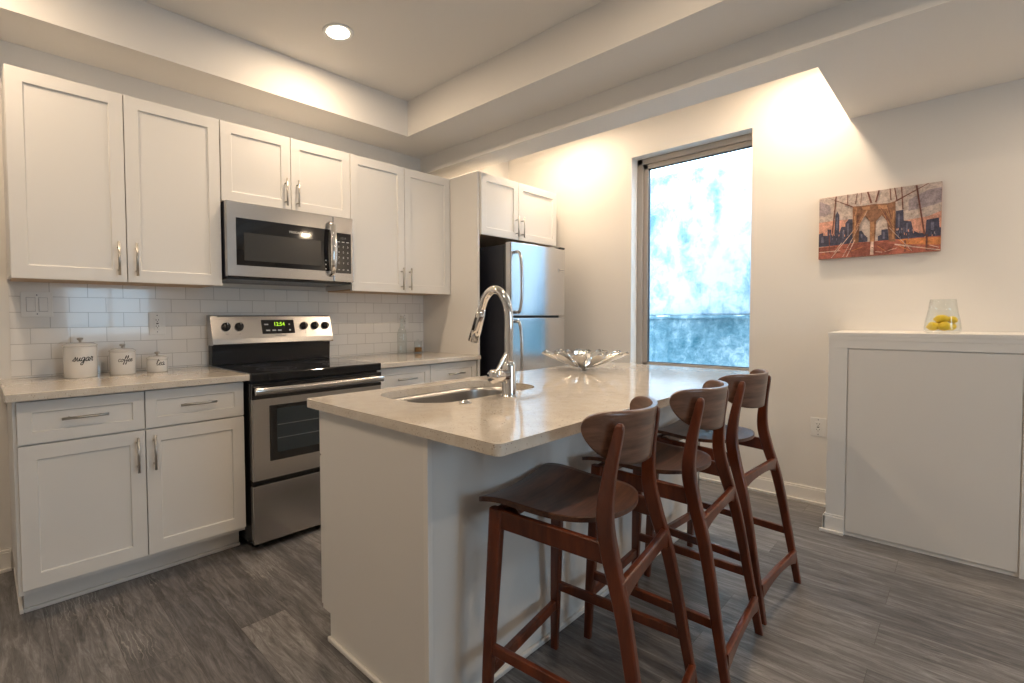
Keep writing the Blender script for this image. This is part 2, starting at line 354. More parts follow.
# window
wn = struct(bpy.data.objects.new('window_1', None)); C.objects.link(wn); wn.location = (XW+.1, -1.67, WZ0)
fx0, fx1 = XW+.100, XW+.165
b = MB(); ft = .045
for (a0, a1, c0, c1) in ((WY0, WY0+.012, WZ0, WZ1), (WY1-ft, WY1, WZ0, WZ1), (WY0, WY1, WZ1-ft, WZ1), (WY0, WY1, WZ0, WZ0+ft)): b.box(fx0, fx1, a0, a1, c0, c1)
b.build('window_frame', M['frame'], wn, bevel=.003)
b = MB(); g0, g1 = WY0+.012, WY1-ft
for (a0, a1, c0, c1) in ((g0, g0+.012, WZ0+ft, WZ1-ft), (g1-.035, g1, WZ0+ft, WZ1-ft), (g0, g1, WZ1-ft-.035, WZ1-ft), (g0, g1, WZ0+ft, WZ0+ft+.03)): b.box(fx0+.018, fx1-.01, a0, a1, c0, c1)
b.build('sash', M['frame'], wn, bevel=.002)
b = MB()
for (a0, a1, c0, c1) in ((g0+.012, g0+.016, WZ0+.075, WZ1-.08), (g1-.041, g1-.035, WZ0+.075, WZ1-.08), (g0+.012, g1-.035, WZ1-.087, WZ1-.08), (g0+.012, g1-.035, WZ0+.075, WZ0+.081)): b.box(fx0+.028, fx0+.05, a0, a1, c0, c1)
b.build('gasket', M['gasket'], wn)
MB().box(fx0+.034, fx0+.040, g0+.012, g1-.035, WZ0+.075, WZ1-.08).build('pane', M['pane'], wn)
w2 = struct(bpy.data.objects.new('added_fill_window', None)); C.objects.link(w2); w2.location = (1.4, YF-.1, RZ0)  # unseen window, added to let in cool fill light
b = MB()
for (a0, a1, c0, c1) in ((RX0, RX0+.06, RZ0, RZ1), (RX1-.06, RX1, RZ0, RZ1), (RX0, RX1, RZ0, RZ0+.06), (RX0, RX1, RZ1-.06, RZ1), (1.37, 1.43, RZ0, RZ1)): b.box(a0, a1, YF-.14, YF-.08, c0, c1)
b.build('window_frame', M['white'], w2, bevel=.003)
MB().box(RX0+.05, RX1-.05, YF-.113, YF-.107, RZ0+.05, RZ1-.05).build('pane', M['pane'], w2)

# neighbouring wall outside the window
nb = thing('neighbouring_building', (4.9, -1.6, -1), 'weathered pale blue rendered wall of the building outside the window', 'building')
struct(nb)
b = MB(); b.box(4.93, 5.2, -6, 2.5, 1.19, 2.60); b.build('upper_wall', M['stucco'], nb, bevel=.02)
b = MB(); b.box(4.90, 5.2, -6, 2.5, -1, 1.165); b.build('lower_wall', M['stuccolow'], nb, bevel=.01)
b = MB(); pts = []; rd = random.Random(3)
ys = [-6+.12*i for i in range(71)]; vs = []; fs = []
for i, y in enumerate(ys):
    zt, zb, xo = 1.192+rd.uniform(-.008, .008), 1.160+rd.uniform(-.008, .006), 4.875+rd.uniform(-.012, .012)
    vs += [(4.94, y, zt), (xo, y, zt-.006), (xo, y, zb+.004), (4.94, y, zb)]
for i in range(len(ys)-1):
    for k in range(4): fs.append((i*4+k, i*4+(k+1) % 4, i*4+4+(k+1) % 4, i*4+4+k))
b.add(vs, fs); b.build('ledge', M['stuccolow'], nb)
struct(MB().box(XW+.2, 5.2, -6, 2.5, -1.1, -1).build('ground_outside', M['stuccolow']))

# ------------------------------------------------------------------ low boxed partition with access panel
XH = 3.270
b = MB(); b.box(XH+.012, XW, -5.0, -2.592, 0, 1.072)
hw = thing('low_partition', (XH+.2, -3.4, 0), 'white boxed-out low wall with ledge holding the vase', 'low wall'); struct(hw)
b.build('partition_body', M['trim'], hw)
MB().box(XH-.004, XW, -5.0, -2.580, 1.072, 1.092).build('ledge_cap', M['trim'], hw, bevel=.002)
b = MB(); b.box(XH-.002, XH+.013, -5.0, -2.584, 1.050, 1.073)
b.box(XH, XH+.012, -2.664, -2.584, 0, 1.008).box(XH, XH+.012, -3.345, -3.277, 0, 1.008).box(XH, XH+.012, -5, -2.584, 1.008, 1.050)
b.box(XH+.0015, XH+.012, -5, -3.3455, 0, 1.0075)
b.build('casing', M['trim'], hw, bevel=.0015)
b = MB(); b.box(XH-.010, XH, -2.664, -2.574, .0, .088).box(XH-.006, XH, -2.660, -2.578, .088, .10).box(XH-.024, XH-.010, -2.664, -2.560, 0, .016)
b.box(XH-.010, XW, -2.584, -2.572, 0, .088)
b.build('plinth_trim', M['trim'], hw, bevel=.002)
MB().box(XH+.003, XH+.011, -3.272, -2.669, .022, 1.003).build('access_panel', mat('panel_paint', (.80, .77, .73), .45), hw, bevel=.001)
for (y, z) in ((-2.685, .985), (-2.97, .985), (-3.255, .985), (-2.682, .51), (-3.258, .51), (-2.685, .045), (-3.255, .045)):
    MB().lathe([(.006, 0), (.006, .0015), (.003, .003)], (0, 0, 0), 12, 'x').build('screw', M['screwcap'], hw)
    o = bpy.context.scene.collection.objects[-1]
    o.data.transform(Matrix.Translation(Vector((XH+.0028, y, z)))@Matrix.Scale(-1, 4, (1, 0, 0)))

# ------------------------------------------------------------------ handles and cabinets
def pull(x, z, yf, length, vert, parent, d=-1):
    b = MB(); h = length/2; off = .030*d
    ax = (0, 0, 1) if vert else (1, 0, 0)
    P = lambda t, o: (x+ax[0]*t, yf+o, z+ax[2]*t)
    b.tube([P(-h, off), P(h, off)], .0058, 12)
    for t in (-h*.68, h*.68): b.tube([P(t, 0), P(t, off)], .0045, 10)
    return b.build('bar_handle', M['nickel'], parent)
ZT, ZU, YU, YBD = 2.259, 1.366, -.334, -.606
def upper(x0, x1, z0, split, label, yf=YU, hz=None, gap=.0025, side=0):
    t = thing('wall_cabinet', ((x0+x1)/2, 0, z0), label, 'cabinet')
    MB().box(x0+.001, x1-.001, yf+.021, 0-.001, z0+.012, ZT).build('body', M['cab'], t, bevel=.001)
    MB().box(x0+.012, x1-.012, yf+.03, -.01, z0+.004, z0+.012).build('underside', M['cabin'], t)
    hz = hz or (z0+.10)
    for a, e, hx in ((x0+gap, split-.0015, split-.037), (split+.0015, x1-gap, split+.037)):
        dr = MB().door(a, e, z0, ZT-.002, yf).build('door', M['cab'], t, bevel=.0012)
        pull(hx, hz, yf, .158, True, dr)
    return t
upper(0, .870, ZU, .427, 'tall white shaker wall cabinet at the left end of the kitchen wall, above the canisters', hz=1.475)
upper(.870, 1.689, 1.826, 1.275, 'short white shaker wall cabinet directly above the microwave', hz=1.928)
upper(1.689, 2.594, ZU, 2.140, 'tall white shaker wall cabinet right of the microwave, beside the refrigerator panel', hz=1.462)
upper(2.618, 3.592, 1.800, 3.062, 'short deep white cabinet above the refrigerator', yf=-.636, hz=1.900)
t = thing('refrigerator_side_panel', (2.606, -.31, 0), 'full-height off-white end panel between right counter and refrigerator', 'panel')
MB().box(2.596, 2.617, -.620, -.001, 0, ZT).build('panel_board', M['cab'], t, bevel=.001)

def base(x0, x1, split, label, zs=.697):
    t = thing('base_cabinet', ((x0+x1)/2, 0, 0), label, 'cabinet')
    xb_ = x0-.016 if x0 < .1 else x0+.001
    b = MB(); b.box(xb_, x1-.001, YBD+.021, -.001, .105, .876); b.box(x0+.001, x1-.001, -.500, -.01, 0, .105); b.build('body', M['cab'], t, bevel=.001)
    b = MB(); b.box(x0+.001, x1-.001, -.516, -.5005, 0, .016)
    if x0 < .1: b.box(x0-.014, x0+.0005, -.516, -.03, 0, .018)
    b.build('shoe_moulding', M['trim'], t, bevel=.003)
    if x0 < .1: MB().box(x0-.018, x0+.004, YBD+.016, -.4, .105, .876).build('face_stile', M['cab'], t, bevel=.001)
    for a, e, hx in ((x0-.007 if x0 < .1 else x0+.003, split-.0015, split-.034), (split+.0015, x1-.003, split+.032)):
        dr = MB().door(a, e, .126, zs-.003, YBD).build('door', M['cab'], t, bevel=.0012); pull(hx, .592, YBD, .155, True, dr)
        dw = MB().door(a, e, zs+.003, .868, YBD, fr=.045).build('drawer', M['cab'], t, bevel=.0012); pull((a+e)/2, .790, YBD, .158, False, dw)
    return t
base(0, .868, .427, 'white shaker base cabinet with two drawers under the canister counter')
base(1.692, 2.594, 2.132, 'white shaker base cabinet right of the range, mostly hidden behind the island')
cq = MB().box(-.040, .880, -.652, -.001, .877, .908).build('countertop', M['quartz'], bevel=.003)
tag(cq, 'beige quartz countertop left of the range, carrying the three canisters', 'countertop')
cq = MB().box(1.682, 2.594, -.652, -.001, .877, .908).build('countertop', M['quartz'], bevel=.003)
tag(cq, 'beige quartz countertop between range and refrigerator panel, carrying the glass bottle', 'countertop')
bs = MB().box(.004, 2.594, -.008, -.0005, .909, 1.3775).build('tile_backsplash', M['tile'])
tag(bs, 'white glossy subway tile backsplash under the wall cabinets', 'backsplash'); struct(bs)

# ------------------------------------------------------------------ wall plates
def plate(kind, c, label, n='y', gang=1, w=.082, h=.124):
    """plate facing -y; for n='x' turned to face -x"""
    t = thing('light_switch' if kind == 'switch' else 'wall_outlet', c, label, 'switch' if kind == 'switch' else 'outlet')
    def B(): return MB()
    parts = [(B().box(-w/2, w/2, -.0055, 0, -h/2, h/2), 'cover_plate', M['white'], .002)]
    if kind == 'switch':
        for k in (-1, 1):
            parts.append((B().box(k*.0235-.0165, k*.0235+.0165, -.0095, -.0055, -.033, .033), 'rocker', M['white'], .0015))
            parts.append((B().box(k*.0235-.0175, k*.0235+.0175, -.0058, -.0055, -.034, .034), 'rocker_gap', M['greyink'], 0))
    else:
        parts.append((B().box(-.0165, .0165, -.0085, -.0055, -.033, .033), 'receptacle', M['white'], .0015))
        b = B()
        for s in (-1, 1):
            zc = s*.0175
            b.box(-.0075, -.005, -.0090, -.0085, zc-.001, zc+.007).box(.005, .0075, -.0090, -.0085, zc, zc+.007).box(-.002, .002, -.0090, -.0085, zc-.008, zc-.004)
        b.box(-.006, .006, -.0090, -.0085, -.003, .003)
        parts.append((b, 'slots', M['ink'], 0))
    for s in (-1, 1): parts.append((B().lathe([(.003, .0055), (.003, .0065)], (0, 0, s*.046), 10, 'y'), 'screw', M['greyink'], 0))
    for b, nm, m, bv in parts:
        if n == 'x': b.v = [Vector((v.y, -v.x, v.z)) for v in b.v]
        b.v = [v+Vector(c) for v in b.v]
        b.build(nm, m, t, bevel=bv)
plate('switch', (.1065, -.008, 1.262), 'white double rocker light switch on the tile at the left end', w=.122, h=.122)
plate('outlet', (.6235, -.008, 1.163), 'white outlet on the backsplash above the tea canister')
plate('outlet', (2.389, -.008, 1.160), 'white outlet on the backsplash behind the glass bottle')
plate('outlet', (XW, -2.472, .486), 'white outlet low on the window wall near the low partition', 'x', w=.078, h=.116)

# ------------------------------------------------------------------ range
rg = thing('range', (1.281, -.33, 0), 'stainless steel electric range with black glass cooktop', 'stove')
RX, RE = .884, 1.678
MB().box(RX, RE, -.620, -.015, .03, .868).build('body', M['black'], rg, bevel=.002)
for x in (RX+.04, RE-.04):
    for y in (-.57, -.06): MB().lathe([(.018, 0), (.018, .03)], (x, y, 0), 14).build('foot', M['black'], rg)
b = MB(); b.box(RX-.002, RE+.002, -.664, -.075, .868, .912); b.build('cooktop', M['blackglass'], rg, bevel=.006, seg=3)
for (x, y, r) in ((1.09, -.50, .105), (1.47, -.50, .085), (1.09, -.23, .078), (1.47, -.23, .100)):
    for q in (r, r*.62): MB().lathe([(q-.0012, .9122), (q-.0012, .9124), (q, .9124), (q, .9122)], (x, y, 0), 48, smooth=False, closed=True).build('burner_ring', M['greyink'], rg)
b = MB(); P = [(-.072, .912), (-.078, 1.000), (-.080, 1.034), (-.015, 1.034), (-.015, .912)]
n = len(P); b.add([(x, y, z) for x in (RX+.006, RE-.006) for y, z in P], [tuple(range(n)), tuple(range(n, 2*n))[::-1]]+[(i, (i+1) % n, n+(i+1) % n, n+i) for i in range(n)])
b.build('backguard_base', M['black'], rg, bevel=.003)
b = MB(); P = [(-.112, 1.030), (-.116, 1.037), (-.110, 1.068), (-.070, 1.203), (-.060, 1.209), (-.012, 1.209), (-.012, 1.030)]
n = len(P); b.add([(x, y, z) for x in (RX, RE) for y, z in P], [tuple(range(n)), tuple(range(n, 2*n))[::-1]]+[(i, (i+1) % n, n+(i+1) % n, n+i) for i in range(n)])
bp = b.build('control_panel', M['steelh'], rg, bevel=.002)
tl = math.atan2(.040, .135); Zt = Vector((0, math.sin(tl), math.cos(tl))); Nn = Vector((0, -math.cos(tl), math.sin(tl)))
def onp(x, z): k = (z-1.068)/.135; return Vector((x, -.110+.040*k, z))+Nn*.0005
b = MB(); 
def tilted(b, x0, x1, z0, z1, t0, t1, mi=0):
    vs = [onp(x, z)+Nn*t for t in (t0, t1) for z in (z0, z1) for x in (x0, x1)]
    b.add(vs, [(0, 2, 3, 1), (4, 5, 7, 6), (0, 1, 5, 4), (2, 6, 7, 3), (0, 4, 6, 2), (1, 3, 7, 5)], mi)
tilted(b, 1.186, 1.402, 1.092, 1.178, 0, .003); b.build('display', M['blackglass'], rg, bevel=.001)
text('12:54', .034, onp(1.300, 1.150)+Nn*.0035, (1, 0, 0), Zt, M['green'], 'clock_digits', rg, bold=.0006)
b = MB()
for (x, z, w_) in ((1.215, 1.149, .026), (1.368, 1.149, .008), (1.222, 1.112, .026), (1.262, 1.112, .024), (1.298, 1.112, .024), (1.368, 1.112, .010)): b = MB(); tilted(b, x-w_/2, x+w_/2, z-.004, z+.004, .003, .0036); b.build('button_mark', M['whiteink'], rg)
text('FRIGIDAIRE', .014, onp(1.30, 1.080)+Nn*.0003, (1, 0, 0), Zt, M['greyink'], 'brand_lettering', rg)
for x in (.968, 1.046, 1.470, 1.550, 1.628):
    b = MB(); b.lathe([(.025, 0), (.026, .004), (.0225, .006), (.0215, .022), (.018, .0245), (0, .0245)], (0, 0, 0), 24)
    b.box(-.005, .005, -.020, .020, .0245, .034)
    q = Matrix((((1, 0, 0)), (0, Zt.y, Nn.y), (0, Zt.z, Nn.z))); p0 = onp(x, 1.138); b.v = [q@v+p0 for v in b.v]
    kn = b.build('knob', M['black'], rg, bevel=.0012)
    b = MB(); b.box(-.0012, .0012, .006, .019, .0340, .0344); b.v = [q@v+p0 for v in b.v]; b.build('pointer_mark', M['whiteink'], kn)
    b = MB(); b.box(-.004, .004, -.0025, .0025, 0, .0004); b.v = [q@v+onp(x+.003, 1.095) for v in b.v]; b.build('burner_symbol', M['greyink'], rg)
od = MB().box(RX, RE, -.662, -.622, .362, .858).build('oven_door', M['steelh'], rg, bevel=.004)
MB().box(RX-.001, RE+.001, -.6645, -.640, .778, .8585).build('door_top_band', M['blackglass'], od, bevel=.003)
MB().box(.972, 1.590, -.6640, -.650, .452, .742).build('window_surround', M['blackglass'], od, bevel=.004)
MB().box(1.010, 1.552, -.6650, -.655, .492, .722).build('oven_window', M['ovenwin'], od, bevel=.004)
b = MB()
for z in (.565, .635): b.box(1.015, 1.548, -.6654, -.6650, z, z+.004)
b.build('rack_lines', mat('rack_grey', (.22, .24, .25), .3, .6), od)  # grey strips drawn across the oven window
b = MB(); st = [(RX+.004+k*(RE-RX-.008)/12, -.692-.003*math.sin(PI*k/12), .821) for k in range(13)]
vs = []; K = 16
for p in st:
    for k in range(K): a = 2*PI*k/K; vs.append((p[0], p[1]+.010*math.cos(a), p[2]+.0185*math.sin(a)))
b.add(vs, [(i*K+k, i*K+(k+1) % K, (i+1)*K+(k+1) % K, (i+1)*K+k) for i in range(12) for k in range(K)]+[tuple(range(K)), tuple(range(12*K, 13*K))], 0, True)
for x in (RX+.03, RE-.03): b.box(x-.012, x+.012, -.690, -.660, .811, .831)
b.build('door_handle', M['steelh'], od, bevel=.001)
MB().box(RX, RE, -.660, -.622, .040, .337).build('storage_drawer', M['steelh'], rg, bevel=.004)
MB().box(RX+.002, RE-.002, -.640, -.61, .337, .362).build('gap_strip', M['black'], rg)

# ------------------------------------------------------------------ microwave
mw = thing('microwave', (1.27, -.2, 1.40), 'stainless over-the-range microwave with black door glass and keypad', 'microwave')
MX, ME, MZ, MT = .875, 1.671, 1.402, 1.822
MB().box(MX+.002, ME-.002, -.355, -.002, MZ+.012, MT).build('body', M['dark'], mw, bevel=.002)
b = MB(); b.box(MX+.01, ME-.01, -.372, -.02, MZ, MZ+.014); b.build('vent_base', M['black'], mw, bevel=.002)
md = MB().box(MX, 1.5255, -.388, -.356, MZ+.014, MT).build('door', M['steelh'], mw, bevel=.005, seg=3)
cp = MB().box(1.5270, ME, -.388, -.356, MZ+.014, MT).build('control_panel', M['steelh'], mw, bevel=.005, seg=3)
MB().box(.926, 1.508, -.3895, -.378, 1.478, 1.735).build('door_glass', M['blackglass'], md, bevel=.001)
MB().box(.968, 1.438, -.3905, -.3893, 1.506, 1.658).build('viewing_screen', M['mwwin'], md)
text('FRIGIDAIRE', .017, (1.275, -.3897, 1.690), (1, 0, 0), (0, 0, 1), M['whiteink'], 'brand_lettering', md)
b = MB()
for z in (1.540, 1.515, 1.488): MB().box(1.466, 1.472, -.3900, -.3894, z, z+.006).build('indicator_mark', M['whiteink'], md)
MB().box(1.536, 1.652, -.3895, -.378, 1.470, 1.722).build('keypad_panel', M['blackglass'], cp, bevel=.001)
text('12:54', .018, (1.594, -.3897, 1.690), (1, 0, 0), (0, 0, 1), mat('dim_digits', (.18, .2, .2), .4), 'clock_digits', cp)
b = MB()
for i, z in enumerate([1.662+.002]): 
    for x in (1.562, 1.594, 1.627): b.box(x-.010, x+.009, -.3899, -.3894, z, z+.004)
b.build('function_marks', M['whiteink'], cp)
for i, row in enumerate((('123'), ('456'), ('789'), ('C0S'))):
    for j, ch in enumerate(row): text(ch, .017, (1.562+.0325*j, -.3897, 1.635-.034*i), (1, 0, 0), (0, 0, 1), M['whiteink'], 'key_number', cp)
b = MB()
for x in (1.562, 1.594, 1.627): b.box(x-.006, x+.006, -.3899, -.3894, 1.490, 1.494)
b.build('key_marks', M['whiteink'], cp)
b = MB(); pth = catmull([(1.503, -.386, 1.780), (1.503, -.418, 1.765), (1.503, -.436, 1.700), (1.503, -.442, 1.615), (1.503, -.436, 1.530), (1.503, -.418, 1.465), (1.503, -.386, 1.448)], 6)
vs = []; K = 12; P = [Vector(p) for p in pth]
for i, p in enumerate(P):
    tt = (P[min(i+1, len(P)-1)]-P[max(i-1, 0)]).normalized(); a = Vector((1, 0, 0)); c_ = tt.cross(a)
    for k in range(K): q = 2*PI*k/K; vs.append(p+a*.0165*math.cos(q)+c_*.006*math.sin(q))
b.add(vs, [(i*K+k, i*K+(k+1) % K, (i+1)*K+(k+1) % K, (i+1)*K+k) for i in range(len(P)-1) for k in range(K)], 0, True)
b.build('handle', M['chrome'], md)

# ------------------------------------------------------------------ refrigerator
fr = thing('refrigerator', (3.06, -.42, 0), 'stainless top-freezer refrigerator with dark side in the corner', 'refrigerator')
FX, FE = 2.712, 3.412
MB().box(FX+.004, FE-.004, -.765, -.06, .03, 1.718).build('body', M['dark'], fr, bevel=.004)
MB().box(FX+.03, FE-.03, -.74, -.1, 0, .03).build('base', M['black'], fr)
MB().box(FX+.01, FE-.01, -.785, -.765, .06, 1.715).build('gasket', M['gasket'], fr)
for nm, z0, z1 in (('freezer_door', 1.196, 1.732), ('refrigerator_door', .075, 1.180)):
    b = MB(); P = []
    K = 14
    for k in range(K+1): a = k/K; P.append((FX+(FE-FX)*a, -.838-.012*math.sin(PI*a)))
    P += [(FE, -.786), (FX, -.786)]
    n = len(P); b.add([(x, y, z) for z in (z0, z1) for x, y in P], [tuple(range(n))[::-1], tuple(range(n, 2*n))]+[(i, (i+1) % n, n+(i+1) % n, n+i) for i in range(n)])
    d = b.build(nm, M['steel'], fr, bevel=.006, seg=3, angle=50)
    hz = (1.222, 1.660) if z0 > 1 else (.62, 1.155)
    xh = FX+.045; pts = [(xh, -.842, hz[0]), (xh, -.880, hz[0]+.008), (xh, -.898, (hz[0]*.8+hz[1]*.2)), (xh, -.902, (hz[0]+hz[1])/2), (xh, -.898, hz[0]*.2+hz[1]*.8), (xh, -.880, hz[1]-.012), (xh, -.842, hz[1])]
    MB().tube(catmull(pts, 6), .0125, 14).build('handle', M['steel'], d)
    if z0 > 1: MB().box(3.318, 3.385, -.8475, -.8420, 1.548, 1.572).build('badge', M['chrome'], d, bevel=.001); text('FRIGIDAIRE', .011, (3.3515, -.8478, 1.560), (1, 0, 0), (0, 0, 1), M['greyink'], 'brand_lettering', d)
MB().box(FE-.07, FE-.005, -.84, -.74, 1.733, 1.748).build('hinge_cover', M['black'], fr, bevel=.003)

# ------------------------------------------------------------------ island
IX0, IX1, IYF, IYB, IZ = .814, 2.900, -1.446, -2.061, .883
isl = thing('island_cabinet', (1.85, -1.75, 0), 'white painted island cabinet with plain end panel under the large beige top', 'kitchen island')
b = MB()
sx0, sx1, sy0, sy1 = 1.02, 1.70, -1.845, -1.475
b.box(IX0+.018, IX1-.018, IYB+.012, IYF-.022, .105, .650); b.box(IX0+.018, IX1-.018, IYB+.05, IYF-.075, 0, .105)
b.box(IX0+.018, .985, IYB+.012, IYF-.022, .65, IZ-.032).box(1.735, IX1-.018, IYB+.012, IYF-.022, .65, IZ-.032).box(.985, 1.735, IYB+.012, -1.895, .65, IZ-.032).box(.985, 1.735, -1.472+.004, IYF-.022+.0, .65, IZ-.032) if False else b.box(IX0+.018, .985, IYB+.012, IYF-.022, .65, IZ-.032).box(1.735, IX1-.018, IYB+.012, IYF-.022, .65, IZ-.032).box(.985, 1.735, IYB+.012, -1.895, .65, IZ-.032)
b.build('body', M['cab'], isl)
for x0 in (IX0, IX1-.018):
    b = MB(); b.box(x0, x0+.018, IYB, IYF-.020, .100, IZ-.0315); b.box(x0, x0+.018, IYB, IYF-.072, 0, .100)
    b.build('end_panel', M['cab'], isl)
MB().box(IX0+.001, IX1-.001, IYB, IYB+.012, 0, IZ-.0315).build('back_panel', M['wall'], isl)
MB().box(IX0-.002, IX0+.016, IYB-.004, IYB+.016, .016, IZ-.033).build('corner_bead', M['trim'], isl, bevel=.002)
MB().box(IX0+.002, IX1-.002, IYF-.084, IYF-.073, 0, .103).build('toe_kick', M['cab'], isl)
b = MB(); b.box(IX0-.013, IX0, IYB-.013, IYF-.068, 0, .018).box(IX0-.013, IX1, IYB-.013, IYB-.0, 0, .018).box(IX1, IX1+.013, IYB-.013, IYF-.07, 0, .018)
b.build('shoe_moulding', M['trim'], isl, bevel=.004)
xs = [IX0+.003, 1.32, 1.83, 2.36, IX1-.003]
for i in range(4):
    a, e = xs[i]+.0015, xs[i+1]-.0015
    dr = MB().door(a, e, .108, .672, IYF, d=1).build('door', M['cab'], isl, bevel=.0012)
    pull(e-.04 if i % 2 == 0 else a+.04, .57, IYF, .155, True, dr, d=1)
    dw = MB().door(a, e, .678, .845, IYF, fr=.045, d=1).build('drawer', M['cab'], isl, bevel=.0012)
    pull((a+e)/2, .765, IYF, .155, False, dw, d=1)
ct = slab('island_countertop', rrect(.790, 2.955, -2.345, -1.392, .022), [rrect(sx0, sx1, sy0, sy1, .125, 12)], IZ-.031, IZ, M['quartz'])
tag(ct, 'large beige speckled quartz island top with sink cutout', 'countertop')
# sink
sk = thing('sink', (1.36, -1.66, .68), 'undermount stainless steel sink set into the island top', 'sink')
b = MB(); rings = []
for (g_, z, r) in ((.018, IZ-.032, .13), (-.004, IZ-.032, .125), (-.006, IZ-.05, .125), (-.012, .72, .12), (-.030, .690, .11), (-.060, .682, .09)):
    rings.append([(x, y, z) for x, y in rrect(sx0-g_, sx1+g_, sy0-g_, sy1+g_, r, 8)])
outer = [[(x, y, z) for x, y in rrect(sx0-g_, sx1+g_, sy0-g_, sy1+g_, r, 8)] for (g_, z, r) in ((-.05, .676, .09), (-.010, .686, .12), (.0, .72, .125), (.006, IZ-.05, .125), (.018, IZ-.036, .13))]
allr = rings+outer; n = len(rings[0]); vs = [p for r in allr for p in r]; m_ = len(rings)
fs = [(i*n+k, i*n+(k+1) % n, (i+1)*n+(k+1) % n, (i+1)*n+k) for i in list(range(m_-1))+list(range(m_, len(allr)-1)) for k in range(n)]
fs.append(tuple(range((m_-1)*n, m_*n))); fs.append(tuple(range(m_*n, (m_+1)*n))[::-1])
fs += [(k, (k+1) % n, (len(allr)-1)*n+(k+1) % n, (len(allr)-1)*n+k) for k in range(n)]
b.add(vs, fs, 0, True); b.build('basin', metal('sink_steel', (.42, .41, .40), .30, (2, 300, 300), .01), sk)
MB().lathe([(.055, .0), (.055, .003), (.042, .0035), (.036, .001), (0, .001)], (1.36, -1.60, .6825), 28).build('drain', M['chrome'], sk)
# faucet
fc = thing('faucet', (1.358, -1.916, IZ), 'tall chrome gooseneck pull-down faucet beside the island sink', 'faucet')
fx, fy = 1.358, -1.916
MB().lathe([(.030, 0), (.030, .005), (.0265, .008), (.0255, .012), (.0255, .118), (.022, .128), (.0165, .134), (0, .134)], (fx, fy, IZ), 32).build('body', M['chrome'], fc)
pts = catmull([(fx, fy, IZ+.13), (fx, fy, 1.10), (fx, fy, 1.19), (fx, fy+.012, 1.245), (fx, fy+.045, 1.284), (fx, fy+.082, 1.290), (fx, fy+.118, 1.262), (fx, fy+.140, 1.215)], 8)
MB().tube(pts, .0160, 20).build('spout', M['chrome'], fc)
hd = MB().tube([(fx, fy+.139, 1.218), (fx, fy+.147, 1.190), (fx, fy+.165, 1.140), (fx, fy+.185, 1.090)], [.0165, .019, .021, .0225], 20).build('spray_head', M['chrome'], fc)
MB().tube([(fx-.018, fy+.150, 1.185), (fx-.021, fy+.166, 1.135)], [.005, .006], 10).build('spray_button', M['ink'], hd)
MB().lathe([(0, 0), (.024, 0), (.0260, .004), (.0260, .050), (.023, .054), (.023, .090)], (fx-.098, fy, .968), 24, 'x').build('valve', M['chrome'], fc)
b = MB(); b.bar(csm([(fx-.070, fy, .985, .016, .010), (fx-.055, fy-.004, 1.010, .017, .009), (fx-.030, fy-.012, 1.052, .016, .007)]))
b.build('lever', M['chrome'], fc)
b = MB().lathe([(.023, 0), (.023, .004), (.020, .007), (.012, .008), (.011, .011), (0, .0115)], (1.139, -1.898, IZ), 28).build('disposal_switch', M['chrome'])
tag(b, 'small round chrome disposal button on the island top by the sink', 'button')

# flower-shaped bowl
bc = Vector((2.40, -1.615, IZ))
bw = thing('fruit_bowl', bc, 'shallow polished silver bowl of overlapping round petals on the island', 'bowl')
def petals(n, r0, r1, z0, z1, w, a0, name, phase=0):
    for k in range(n):
        a = a0+2*PI*k/n; b = MB(); vs = []; R_, S_ = 16, 8
        for i in range(R_+1):
            t = i/R_
            # stalk widening into a round head
            head = max(0, (t-.45)/.55); hw_ = w*(.42+.1*math.sin(PI*min(1, t/.5))) if t < .5 else w*max(0.0, 1-((t-.74)/.26)**2)**.5 if t > .48 else w*.5
            if t <= .5: hw_ = w*(.34+.18*(t/.5)**2)
            else: hw_ = max(w*.02, w*math.sqrt(max(0, 1-((t-.74)/.262)**2))) if t > .6 else w*(.52+.32*(t-.5)/.1)
            r = r0+(r1-r0)*t; z = z0+(z1-z0)*t**1.35
            for j in range(-S_, S_+1):
                s = j/S_; vs.append((r-.012*s*s*t, hw_*s, z+.010*s*s*t))
        nn = 2*S_+1; m2 = len(vs)
        top = vs; bot = [(x, y, z-.0018) for x, y, z in vs]
        fs = [(i*nn+j, i*nn+j+1, (i+1)*nn+j+1, (i+1)*nn+j) for i in range(R_) for j in range(nn-1)]
        fs2 = [tuple(q+m2 for q in f[::-1]) for f in fs]
        bd = [j for j in range(nn)]+[i*nn+nn-1 for i in range(1, R_+1)]+[R_*nn+j for j in range(nn-2, -1, -1)]+[i*nn for i in range(R_-1, 0, -1)]
        fs3 = [(bd[i], bd[(i+1) % len(bd)], bd[(i+1) % len(bd)]+m2, bd[i]+m2) for i in range(len(bd))]
        q = Matrix.Rotation(a, 3, 'Z'); b.add([bc+q@Vector(p) for p in top+bot], fs+fs2+fs3, 0, True)
        b.build(name, M['silver'], bw)
petals(11, .020, .242, .016, .098, .035, .1, 'petal')
petals(8, .018, .170, .022, .100, .031, .42, 'petal')
MB().lathe([(.0, 0), (.010, 0), (.012, .006), (.010, .014), (.030, .018), (.030, .022), (0, .024)], bc, 24).build('foot', M['silver'], bw)

